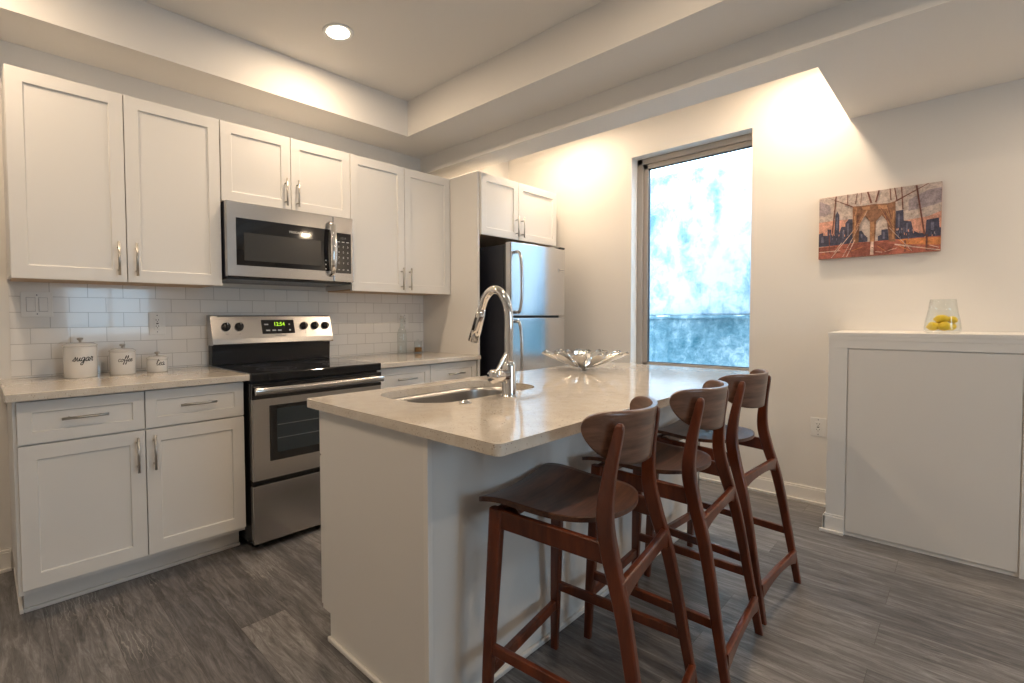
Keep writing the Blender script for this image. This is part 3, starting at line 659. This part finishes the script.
# ------------------------------------------------------------------ canisters with handwritten words
LET = {  # pen strokes, x to the right, y up, x-height 1
 's': ([[(-.15, .05), (.25, .55), (.42, 1.05), (.5, .7), (.6, .3), (.45, .0), (.15, -.05)]], .75),
 'u': ([[(0, .35), (.15, .95), (.12, .4), (.25, .02), (.5, .2), (.68, .9), (.66, .35), (.78, .03), (1.0, .3)]], .95),
 'g': ([[(.68, .85), (.35, .98), (.08, .6), (.15, .1), (.45, .1), (.70, .85), (.66, .0), (.55, -.75), (.25, -.95), (.1, -.6), (.5, -.15), (1.0, .35)]], .95),
 'a': ([[(.68, .80), (.35, .98), (.06, .55), (.18, .04), (.5, .15), (.70, .9), (.66, .3), (.8, .02), (1.02, .3)]], .95),
 'r': ([[(0, .3), (.2, .75), (.25, 1.1), (.38, .92), (.62, .95), (.52, .4), (.62, .04), (.85, .15)]], .8),
 'c': ([[(.62, .78), (.45, .98), (.12, .75), (.08, .25), (.35, .0), (.65, .15), (.85, .4)]], .75),
 'o': ([[(.5, .95), (.15, .8), (.08, .3), (.32, .0), (.62, .25), (.62, .75), (.42, .92), (.6, .75), (.9, .82)]], .8),
 'f': ([[(0, .3), (.35, .9), (.62, 1.75), (.50, 2.05), (.36, 1.5), (.34, .3), (.30, -.75), (.12, -.9), (.15, -.5), (.45, .1), (.8, .45)]], .68),
 'e': ([[(.0, .3), (.35, .5), (.58, .75), (.42, .98), (.14, .7), (.12, .2), (.35, .0), (.68, .2), (.82, .4)]], .75),
 't': ([[(0, .5), (.25, 1.1), (.36, 2.0), (.22, .9), (.26, .12), (.5, .04), (.8, .3)], [(-.05, 1.30), (.35, 1.38), (.72, 1.42)]], .72),
}
def script(word, size, c, R, zc, ang0, parent):
    tot = sum(LET[ch][1] for ch in word)*size; x = -tot/2; b = MB()
    for ch in word:
        for stk in LET[ch][0]:
            p = catmull([(u+.22*v, v, 0) for u, v in stk], 5); pts = []
            for q in p:
                a = ang0+(x+q.x*size)/R; pts.append((c[0]+(R+.0004)*math.sin(a), c[1]-(R+.0004)*math.cos(a), zc+(q.y-.5)*size))
            rad = [size*(.062+.045*abs(math.sin(i*.55))) for i in range(len(pts))]
            b.tube(pts, rad, 6)
        x += LET[ch][1]*size
    return b.build('handwritten_word', M['ink'], parent)
def canister(x, y, r, h, word, size, label, zc):
    t = thing('canister', (x, y, .908), label, 'canister', 'row of enamel canisters')
    MB().lathe([(r-.004, 0), (r, .004), (r, h-.006), (r-.003, h-.002), (0, h-.002)], (x, y, .908), 48).build('jar_body', M['ceramic'], t)
    ld = MB().lathe([(r-.003, h-.002), (r+.0015, h), (r+.0015, h+.006), (r*.8, h+.014), (r*.3, h+.0175), (0, h+.018)], (x, y, .908), 48).build('lid', M['ceramic'], t)
    MB().lathe([(.006, 0), (.005, .008), (.013, .013), (.014, .018), (.010, .022), (0, .023)], (x, y, .908+h+.017), 20).build('knob', M['nickel'], ld)
    script(word, size*1.08, (x, y), r, zc+.004, .03, t)
canister(.255, -.150, .068, .152, 'sugar', .0175, 'tallest white enamel canister, marked sugar', .995)
canister(.430, -.150, .057, .116, 'coffee', .0135, 'middle white enamel canister, marked coffee', .978)
canister(.588, -.150, .050, .068, 'tea', .0155, 'smallest white enamel canister, marked tea, beside the range', .950)

# glass bottle and jar
t = thing('glass_bottle', (2.285, -.11, .908), 'clear swing-top glass bottle on the counter right of the range', 'bottle')
g = [(0, 0), (.036, 0), (.0375, .006), (.0375, .150), (.033, .175), (.020, .205), (.0145, .220), (.0135, .262), (.016, .266), (.016, .274), (.0125, .274), (.0105, .262), (.0115, .222), (.017, .205), (.030, .175), (.0345, .150), (.0345, .010), (0, .008)]
MB().lathe(g, (2.285, -.11, .908), 32).build('bottle_body', M['glass'], t)
st_ = MB().lathe([(0, .274), (.013, .274), (.015, .282), (.012, .291), (0, .293)], (2.285, -.11, .908), 20).build('stopper', M['ceramic'], t)
b = MB()
for s in (-1, 1): b.tube([(2.285+s*.015, -.11, .908+.250), (2.285+s*.022, -.112, .908+.272), (2.285+s*.012, -.113, .908+.290), (2.285, -.113, .908+.291)], .0013, 6)
b.tube([(2.285-.015, -.126, 1.158), (2.285, -.131, 1.148), (2.285+.015, -.126, 1.158)], .0013, 6)
b.build('wire_clasp', M['nickel'], t)
t = thing('glass_jar', (2.448, -.11, .908), 'small clear glass jar with brown contents between bottle and refrigerator panel', 'jar')
MB().lathe([(0, 0), (.031, 0), (.033, .004), (.033, .058), (.031, .066), (.031, .086), (.0285, .086), (.0285, .066), (.030, .058), (.030, .006), (0, .005)], (2.448, -.11, .908), 28).build('jar_glass', M['glass'], t)
MB().lathe([(0, .0055), (.0295, .0065), (.0295, .042), (0, .043)], (2.448, -.11, .908), 28).build('contents', M['amber'], t)
MB().lathe([(0, .087), (.033, .087), (.033, .094), (.010, .097), (.006, .103), (.010, .108), (0, .110)], (2.448, -.11, .908), 28).build('glass_lid', M['glass'], t)

# ------------------------------------------------------------------ bar stools
def stool():
    t = thing('bar_stool', (0, 0, 0), '', 'bar stool', 'walnut counter stools at the island')
    wl = M['woodleg']
    for s in (-1, 1):
        st = csm([(s*.222, .215, 0, .022, .025), (s*.215, .208, .20, .027, .032), (s*.204, .198, .45, .030, .038), (s*.196, .190, .640, .032, .042)])
        wn_mod(MB().beam(st).build('leg', wl, t))
    for s in (-1, 1):
        st = csm([(s*.226, -.248, 0, .022, .026), (s*.216, -.212, .22, .025, .031), (s*.203, -.172, .45, .027, .037), (s*.190, -.132, .60, .028, .043), (s*.181, -.116, .69, .026, .041), (s*.168, -.122, .79, .024, .033), (s*.157, -.138, .885, .021, .026), (s*.155, -.142, .910, .018, .021), (s*.154, -.143, .919, .009, .010)], 6)
        wn_mod(MB().beam(st).build('back_post', wl, t))
    for s in (-1, 1):
        wn_mod(MB().bar([(s*.197, .185, .614, .020, .054), (s*.190, -.120, .600, .020, .054)]).build('seat_rail', wl, t))
        wn_mod(MB().bar([(s*.213, .208, .238, .018, .032), (s*.215, -.215, .222, .018, .032)]).build('side_stretcher', wl, t))
    wn_mod(MB().bar([(-.180, .190, .614, .020, .054), (.180, .190, .614, .020, .054)]).build('seat_rail', wl, t))
    wn_mod(MB().bar([(-.214, .210, .165, .020, .034), (.214, .210, .165, .020, .034)]).build('footrest', wl, t))
    wn_mod(MB().bar(csm([(-.198, -.160, .515, .020, .060), (-.12, -.164, .528, .020, .040), (0, -.168, .535, .020, .034), (.12, -.164, .528, .020, .040), (.198, -.160, .515, .020, .060)])).build('back_stretcher', wl, t))
    wn_mod(MB().bar(csm([(-.212, -.235, .115, .020, .058), (-.12, -.237, .128, .020, .038), (0, -.238, .135, .020, .032), (.12, -.237, .128, .020, .038), (.212, -.235, .115, .020, .058)])).build('back_stretcher', wl, t))
    b = MB()
    for s in (-1, 1): b.add([(s*.170, .178, .630), (s*.120, .184, .630), (s*.174, .130, .630), (s*.170, .178, .595), (s*.120, .184, .595), (s*.174, .130, .595)], [(0, 1, 2), (3, 5, 4), (0, 3, 4, 1), (1, 4, 5, 2), (2, 5, 3, 0)])
    b.build('corner_block', wl, t)
    # seat: dished plywood
    R_, K = 34, 24; vs = []
    yf, yb = .252, -.128; seen = 0
    for i in range(R_+1):
        v = i/R_; v = .5-.5*math.cos(PI*v); y = yf+(yb-yf)*v
        w = .214-.036*v
        e0 = max(0, (.07-v)/.07); w -= .022*(1-math.sqrt(max(0, 1-e0*e0)))
        e1 = max(0, (v-.62)/.38); w *= (max(0, 1-e1**2.6))**.5
        w = max(w, .012)
        for j in range(K+1):
            u = -1+2*j/K; x = w*u
            z = .657+.020*(x/.22)**2 - .010*math.exp(-((y-.04)/.10)**2) - .012*max(0, (y-.16)/.09)**2 + .010*max(0, (-.03-y)/.10)**2
            vs.append((x, y, z))
    n = K+1; m2 = len(vs); fs = [(i*n+j, i*n+j+1, (i+1)*n+j+1, (i+1)*n+j) for i in range(R_) for j in range(K)]
    bd = [j for j in range(n)]+[i*n+n-1 for i in range(1, R_+1)]+[R_*n+j for j in range(n-2, -1, -1)]+[i*n for i in range(R_-1, 0, -1)]
    b = MB(); b.add(vs+[(x, y, z-.013) for x, y, z in vs], fs+[tuple(q+m2 for q in f[::-1]) for f in fs], 0, True)
    b.add([vs[q] for q in bd]+[(vs[q][0], vs[q][1], vs[q][2]-.013) for q in bd], [(i, (i+1) % len(bd), (i+1) % len(bd)+len(bd), i+len(bd)) for i in range(len(bd))], 0, False)
    so = b.build('seat', M['woodseat'], t)
    bm = bmesh.new(); bm.from_mesh(so.data); bmesh.ops.remove_doubles(bm, verts=bm.verts, dist=1e-5); bmesh.ops.recalc_face_normals(bm, faces=bm.faces); bm.to_mesh(so.data); bm.free()
    # backrest: curved plywood bowed to the rear
    R_, K = 44, 12; vi = []; vo = []
    for i in range(R_+1):
        s = -1+2*i/R_; s = math.sin(s*PI/2); th = s*1.08; Rr = .208
        e = max(0, 1-abs(s)**6)**.5
        zc = .897+.010*s*s; up = .046*e; dn = (.046*(1-abs(s)**3.2)+.052)*e
        up = max(up, .001); dn = max(dn, .001)
        for j in range(K+1):
            q = j/K; z = zc-dn+(up+dn)*q; ln = -.10*(z-.90)
            for lst, r in ((vi, Rr), (vo, Rr+.012)): lst.append((r*math.sin(th)*1.03, 0.044-r*math.cos(th)+ln, z))
    n = K+1; m2 = len(vi); fs = [(i*n+j, i*n+j+1, (i+1)*n+j+1, (i+1)*n+j) for i in range(R_) for j in range(K)]
    bd = [j for j in range(n)]+[i*n+n-1 for i in range(1, R_+1)]+[R_*n+j for j in range(n-2, -1, -1)]+[i*n for i in range(R_-1, 0, -1)]
    b = MB(); b.add(vi+vo, fs+[tuple(q+m2 for q in f[::-1]) for f in fs], 0, True)
    b.add([vi[q] for q in bd]+[vo[q] for q in bd], [(i, (i+1) % len(bd), (i+1) % len(bd)+len(bd), i+len(bd)) for i in range(len(bd))], 0, False)
    bo = b.build('backrest', M['woodback'], t)
    bm = bmesh.new(); bm.from_mesh(bo.data); bmesh.ops.remove_doubles(bm, verts=bm.verts, dist=1e-5); bmesh.ops.recalc_face_normals(bm, faces=bm.faces); bm.to_mesh(bo.data); bm.free()
    return t
def copy_tree(o, parent=None):
    c = o.copy(); C.objects.link(c); c.parent = parent
    for ch in list(o.children): copy_tree(ch, c)
    return c
st0 = stool()
spots = [(1.186, -2.352, 8, 'dark walnut bar stool nearest the camera, beside the sink end of the island'),
         (1.750, -2.358, 4, 'middle walnut bar stool of the three at the island'),
         (2.312, -2.345, -3, 'farthest walnut bar stool, next to the window wall')]
for i, (x, y, a, lb) in enumerate(spots):
    o = st0 if i == 0 else copy_tree(st0)
    o.location = (x, y, 0); o.rotation_euler.z = math.radians(a); o['label'] = lb

# ------------------------------------------------------------------ canvas picture
pz0, pz1, pyl, pyr = 1.528, 1.898, -2.462, -2.990
def cv(px, py): s = (px-65)/880; return s, ((608-60*s)-py)/(428+70*s)
art = MB(); PX0 = XW-.032
cols = {'sky': (.50, .41, .37), 'cloud': (.33, .27, .29), 'peach': (.60, .30, .22), 'tower': (.23, .105, .055), 'towerl': (.40, .20, .10), 'city': (.045, .045, .085), 'cityl': (.13, .13, .20), 'road': (.38, .11, .075), 'roadd': (.22, .06, .04), 'orange': (.60, .22, .07), 'cable': (.16, .055, .04), 'pale': (.62, .45, .38)}
am = [M['art_edge']]; ai = {}
def painted(nm, col):
    m = mat('painted_'+nm, col, .75); n = N(m, 'ShaderNodeTexNoise', Scale=46, Detail=8, Roughness=.8); L(m, coords(m), n.inputs['Vector'])
    lo = tuple(c*.45 for c in col); hi = tuple(min(1, c*1.55+.03) for c in col)
    L(m, ramp(m, n.outputs[0], [(.32, lo), (.68, hi)]), nodes(m)[2].inputs['Base Color']); return m
for k, v in cols.items(): ai[k] = len(am); am.append(painted(k, v))
art.box(PX0, XW-.001, pyr, pyl, pz0, pz1, 0)
lay = [0]
def poly(pts, c, px=True):
    lay[0] += 1; x = PX0-.00012*lay[0]; vs = []
    for p in pts:
        s, t = cv(*p) if px else p; s = min(max(s, 0), 1); t = min(max(t, 0), 1); vs.append((x, pyl+(pyr-pyl)*s, pz0+(pz1-pz0)*t))
    art.add(vs, [tuple(range(len(vs)))], ai[c])
def line(p, q, w, c):
    dx, dy = q[0]-p[0], q[1]-p[1]; l = math.hypot(dx, dy); nx, ny = -dy/l*w/2, dx/l*w/2
    poly([(p[0]+nx, p[1]+ny), (q[0]+nx, q[1]+ny), (q[0]-nx, q[1]-ny), (p[0]-nx, p[1]-ny)], c)
poly([(0, 0), (1, 0), (1, 1), (0, 1)], 'sky', False)
poly([(65, 200), (150, 225), (160, 280), (110, 305), (65, 300)], 'cloud'); poly([(730, 180), (860, 110), (945, 90), (945, 200), (820, 240), (730, 260)], 'cloud')
poly([(65, 350), (200, 330), (330, 320), (330, 450), (65, 450)], 'peach'); poly([(640, 340), (860, 300), (945, 260), (945, 420), (640, 460)], 'peach')
sky_l = [(65, 430), (100, 420), (100, 440), (135, 440), (135, 395), (165, 395), (165, 430), (190, 430), (196, 295), (212, 265), (228, 295), (228, 420), (245, 375), (275, 375), (275, 350), (300, 320), (330, 320), (335, 500), (65, 520)]
poly(sky_l, 'city')
poly([(370, 410), (400, 400), (420, 430), (445, 450), (445, 480), (365, 488)], 'city'); poly([(520, 440), (545, 430), (545, 395), (590, 390), (600, 480), (520, 480)], 'city')
poly([(645, 260), (695, 252), (700, 330), (750, 335), (765, 400), (800, 420), (845, 420), (850, 325), (930, 310), (935, 380), (945, 380), (945, 460), (640, 470)], 'city')
for (x, y, w_, h) in ((205, 310, 12, 90), (85, 450, 20, 40), (150, 420, 10, 60), (255, 400, 14, 60), (290, 350, 14, 90), (660, 280, 12, 100), (715, 350, 14, 60), (880, 340, 20, 60), (555, 410, 14, 50), (395, 425, 12, 30)): poly([(x, y), (x+w_, y), (x+w_, y+h), (x, y+h)], 'cityl')
poly([(65, 525), (335, 490), (640, 465), (945, 440), (945, 548), (65, 608)], 'road'); poly([(65, 530), (200, 512), (200, 540), (65, 560)], 'roadd'); poly([(660, 465), (945, 450), (945, 505), (700, 500)], 'orange')
poly([(330, 230), (400, 225), (480, 212), (590, 205), (640, 190), (645, 480), (600, 480), (590, 340), (545, 290), (505, 335), (500, 480), (465, 480), (460, 335), (425, 300), (385, 345), (378, 488), (335, 490)], 'tower')
for (x, y, w_, h) in ((462, 340, 30, 140), (400, 232, 60, 20), (520, 222, 60, 24), (340, 300, 14, 180), (622, 260, 14, 200)): poly([(x, y), (x+w_, y-4), (x+w_, y+h), (x, y+h)], 'towerl')
poly([(300, 500), (465, 480), (520, 480), (640, 500), (600, 575), (330, 590)], 'roadd'); poly([(470, 480), (490, 480), (492, 572), (466, 574)], 'pale')
for p, q, w_ in (((130, 165), (335, 235), 9), ((860, 60), (640, 192), 10), ((440, 122), (468, 205), 14), ((522, 112), (500, 200), 12), ((200, 160), (175, 430), 10), ((780, 78), (840, 430), 12), ((362, 135), (350, 215), 6), ((290, 145), (290, 225), 6), ((395, 130), (390, 215), 4), ((600, 100), (608, 185), 7), ((632, 95), (650, 190), 8), ((680, 88), (692, 250), 8), ((150, 400), (155, 560), 8), ((855, 430), (855, 545), 12), ((712, 470), (712, 555), 10)): line(p, q, w_, 'cable')
for p, q, w_ in (((400, 330), (170, 598), 5), ((440, 260), (260, 590), 4), ((350, 470), (290, 590), 6), ((250, 490), (190, 560), 5), ((640, 500), (945, 545), 10), ((600, 380), (760, 548), 4), ((70, 560), (240, 545), 5)): line(p, q, w_, 'pale')
rp = random.Random(11)
for k in range(46):
    x = rp.choice([rp.uniform(75, 325), rp.uniform(650, 930), rp.uniform(650, 780)]); y = rp.uniform(400, 470)-(x-65)*.03; poly([(x, y), (x+6, y), (x+6, y+rp.uniform(8, 22)), (x, y+14)], rp.choice(['cityl', 'cityl', 'cloud', 'peach']))
for k in range(16):
    x = rp.uniform(70, 900); yy = 590-(x-65)*.06; line((x, yy-rp.uniform(5, 60)), (x+rp.uniform(20, 90), yy-rp.uniform(5, 60)), rp.uniform(2.5, 6), rp.choice(['pale', 'orange', 'roadd', 'cable']))
for k in range(7): line((345+rp.uniform(0, 110), 240+rp.uniform(0, 40)), (330+rp.uniform(0, 70), 330+rp.uniform(0, 120)), 5, rp.choice(['cable', 'towerl']))
for k in range(7): line((520+rp.uniform(0, 110), 225+rp.uniform(0, 40)), (600+rp.uniform(0, 40), 330+rp.uniform(0, 120)), 5, rp.choice(['cable', 'towerl', 'road']))
pc = art.build('canvas_picture', am); tag(pc, 'unframed canvas print of a stone bridge tower and skyline, above the low wall', 'picture')

# ------------------------------------------------------------------ vase of lemons
VC = Vector((3.40, -3.012, 1.092))
t = thing('glass_vase', VC, 'clear tapered glass vase holding lemons on the low wall ledge', 'vase')
pr = [(0, 0), (.054, 0), (.066, .008), (.0675, .020), (.064, .055), (.054, .110), (.047, .168), (.0445, .168), (.0515, .110), (.0615, .055), (.065, .020), (.060, .012), (0, .010)]
MB().lathe(pr, VC, 40).build('vase_glass', M['glass'], t)
def lemon(c, a, e, s, label):
    b = MB(); pr = []
    for k in range(17):
        u = -1+k/8; pr.append((.0215*max(0, 1-abs(u)**2.3)**.55, u*.027))
    pr[0] = (0, -.0315); pr[-1] = (0, .0315); pr[1] = (.0045, -.0285); pr[-2] = (.0045, .0285)
    b.lathe(pr, (0, 0, 0), 20, 'x'); q = Matrix.Rotation(a, 3, 'Z')@Matrix.Rotation(e, 3, 'Y')
    b.v = [q@(v*s) for v in b.v]; o = b.build('lemon', M['lemon']); o.location = VC+Vector(c)
    tag(o, label, 'lemon', 'lemons in the glass vase')
lemon((-.030, -.009, .0335), 1.35, .1, 1, 'lemon at the front right bottom of the glass vase')
lemon((-.022, .030, .0330), 1.9, .1, .95, 'lemon at the front bottom of the vase, left of centre')
lemon((.022, .033, .0345), .6, -.5, .92, 'lemon against the left side of the vase')
lemon((.024, -.028, .0330), -.5, .1, .92, 'lemon at the back right of the vase, mostly hidden')
lemon((-.008, .003, .0690), 1.5, .0, 1, 'lemon on top of the pile in the vase')
lemon((.004, -.034, .0660), .9, -.35, .8, 'upper right lemon half behind the top one in the vase')

# ------------------------------------------------------------------ recessed ceiling lights
def can(x, y, z, power, label, spread=PI):
    t = thing('recessed_ceiling_light', (x, y, z), label, 'ceiling light', 'recessed ceiling lights')
    MB().lathe([(.062, -.001), (.062, -.004), (.078, -.006), (.084, -.003), (.084, 0), (.062, 0)], (x, y, z), 40, closed=True).build('trim_ring', M['white'], t)
    MB().lathe([(0, -.0012), (.062, -.0012), (.062, -.0025), (0, -.0025)], (x, y, z), 40).build('lens', M['lampglow'], t)
    a = area('lamp', (x, y, z-.006), (0, 0, 0), .12, .12, power, WARM, 'DISK', spread); a.name = 'lamp'
    a.parent = t; a.location = (0, 0, -.008)
can(1.366, -.731, Z3, CAN_POWER['tray'], 'round recessed downlight in the raised ceiling above the range')
can(-.22, -.731, Z3, CAN_POWER['tray'], 'round recessed downlight in the raised ceiling above the left counter')
can(1.366, -2.35, Z3, CAN_POWER['tray'], 'round recessed downlight in the raised ceiling above the island stools')
can(-.45, -2.35, Z3, CAN_POWER['tray'], 'unseen recessed downlight placed left of the island to warm its end panel')  # unseen lamp, set here for warm light on the island end
can(.8, -4.4, Z3, CAN_POWER['tray'], 'round recessed downlight in the raised ceiling behind the camera')
can(3.33, -2.42, Z3, CAN_POWER['slot'], 'round recessed downlight hidden in the ceiling pocket above the window')
can(3.27, -.80, Z3, CAN_POWER['slot'], 'round recessed downlight hidden in the ceiling pocket near the refrigerator')
can(3.25, -4.0, Z2, CAN_POWER['low'], 'round recessed downlight in the low ceiling over the partition')
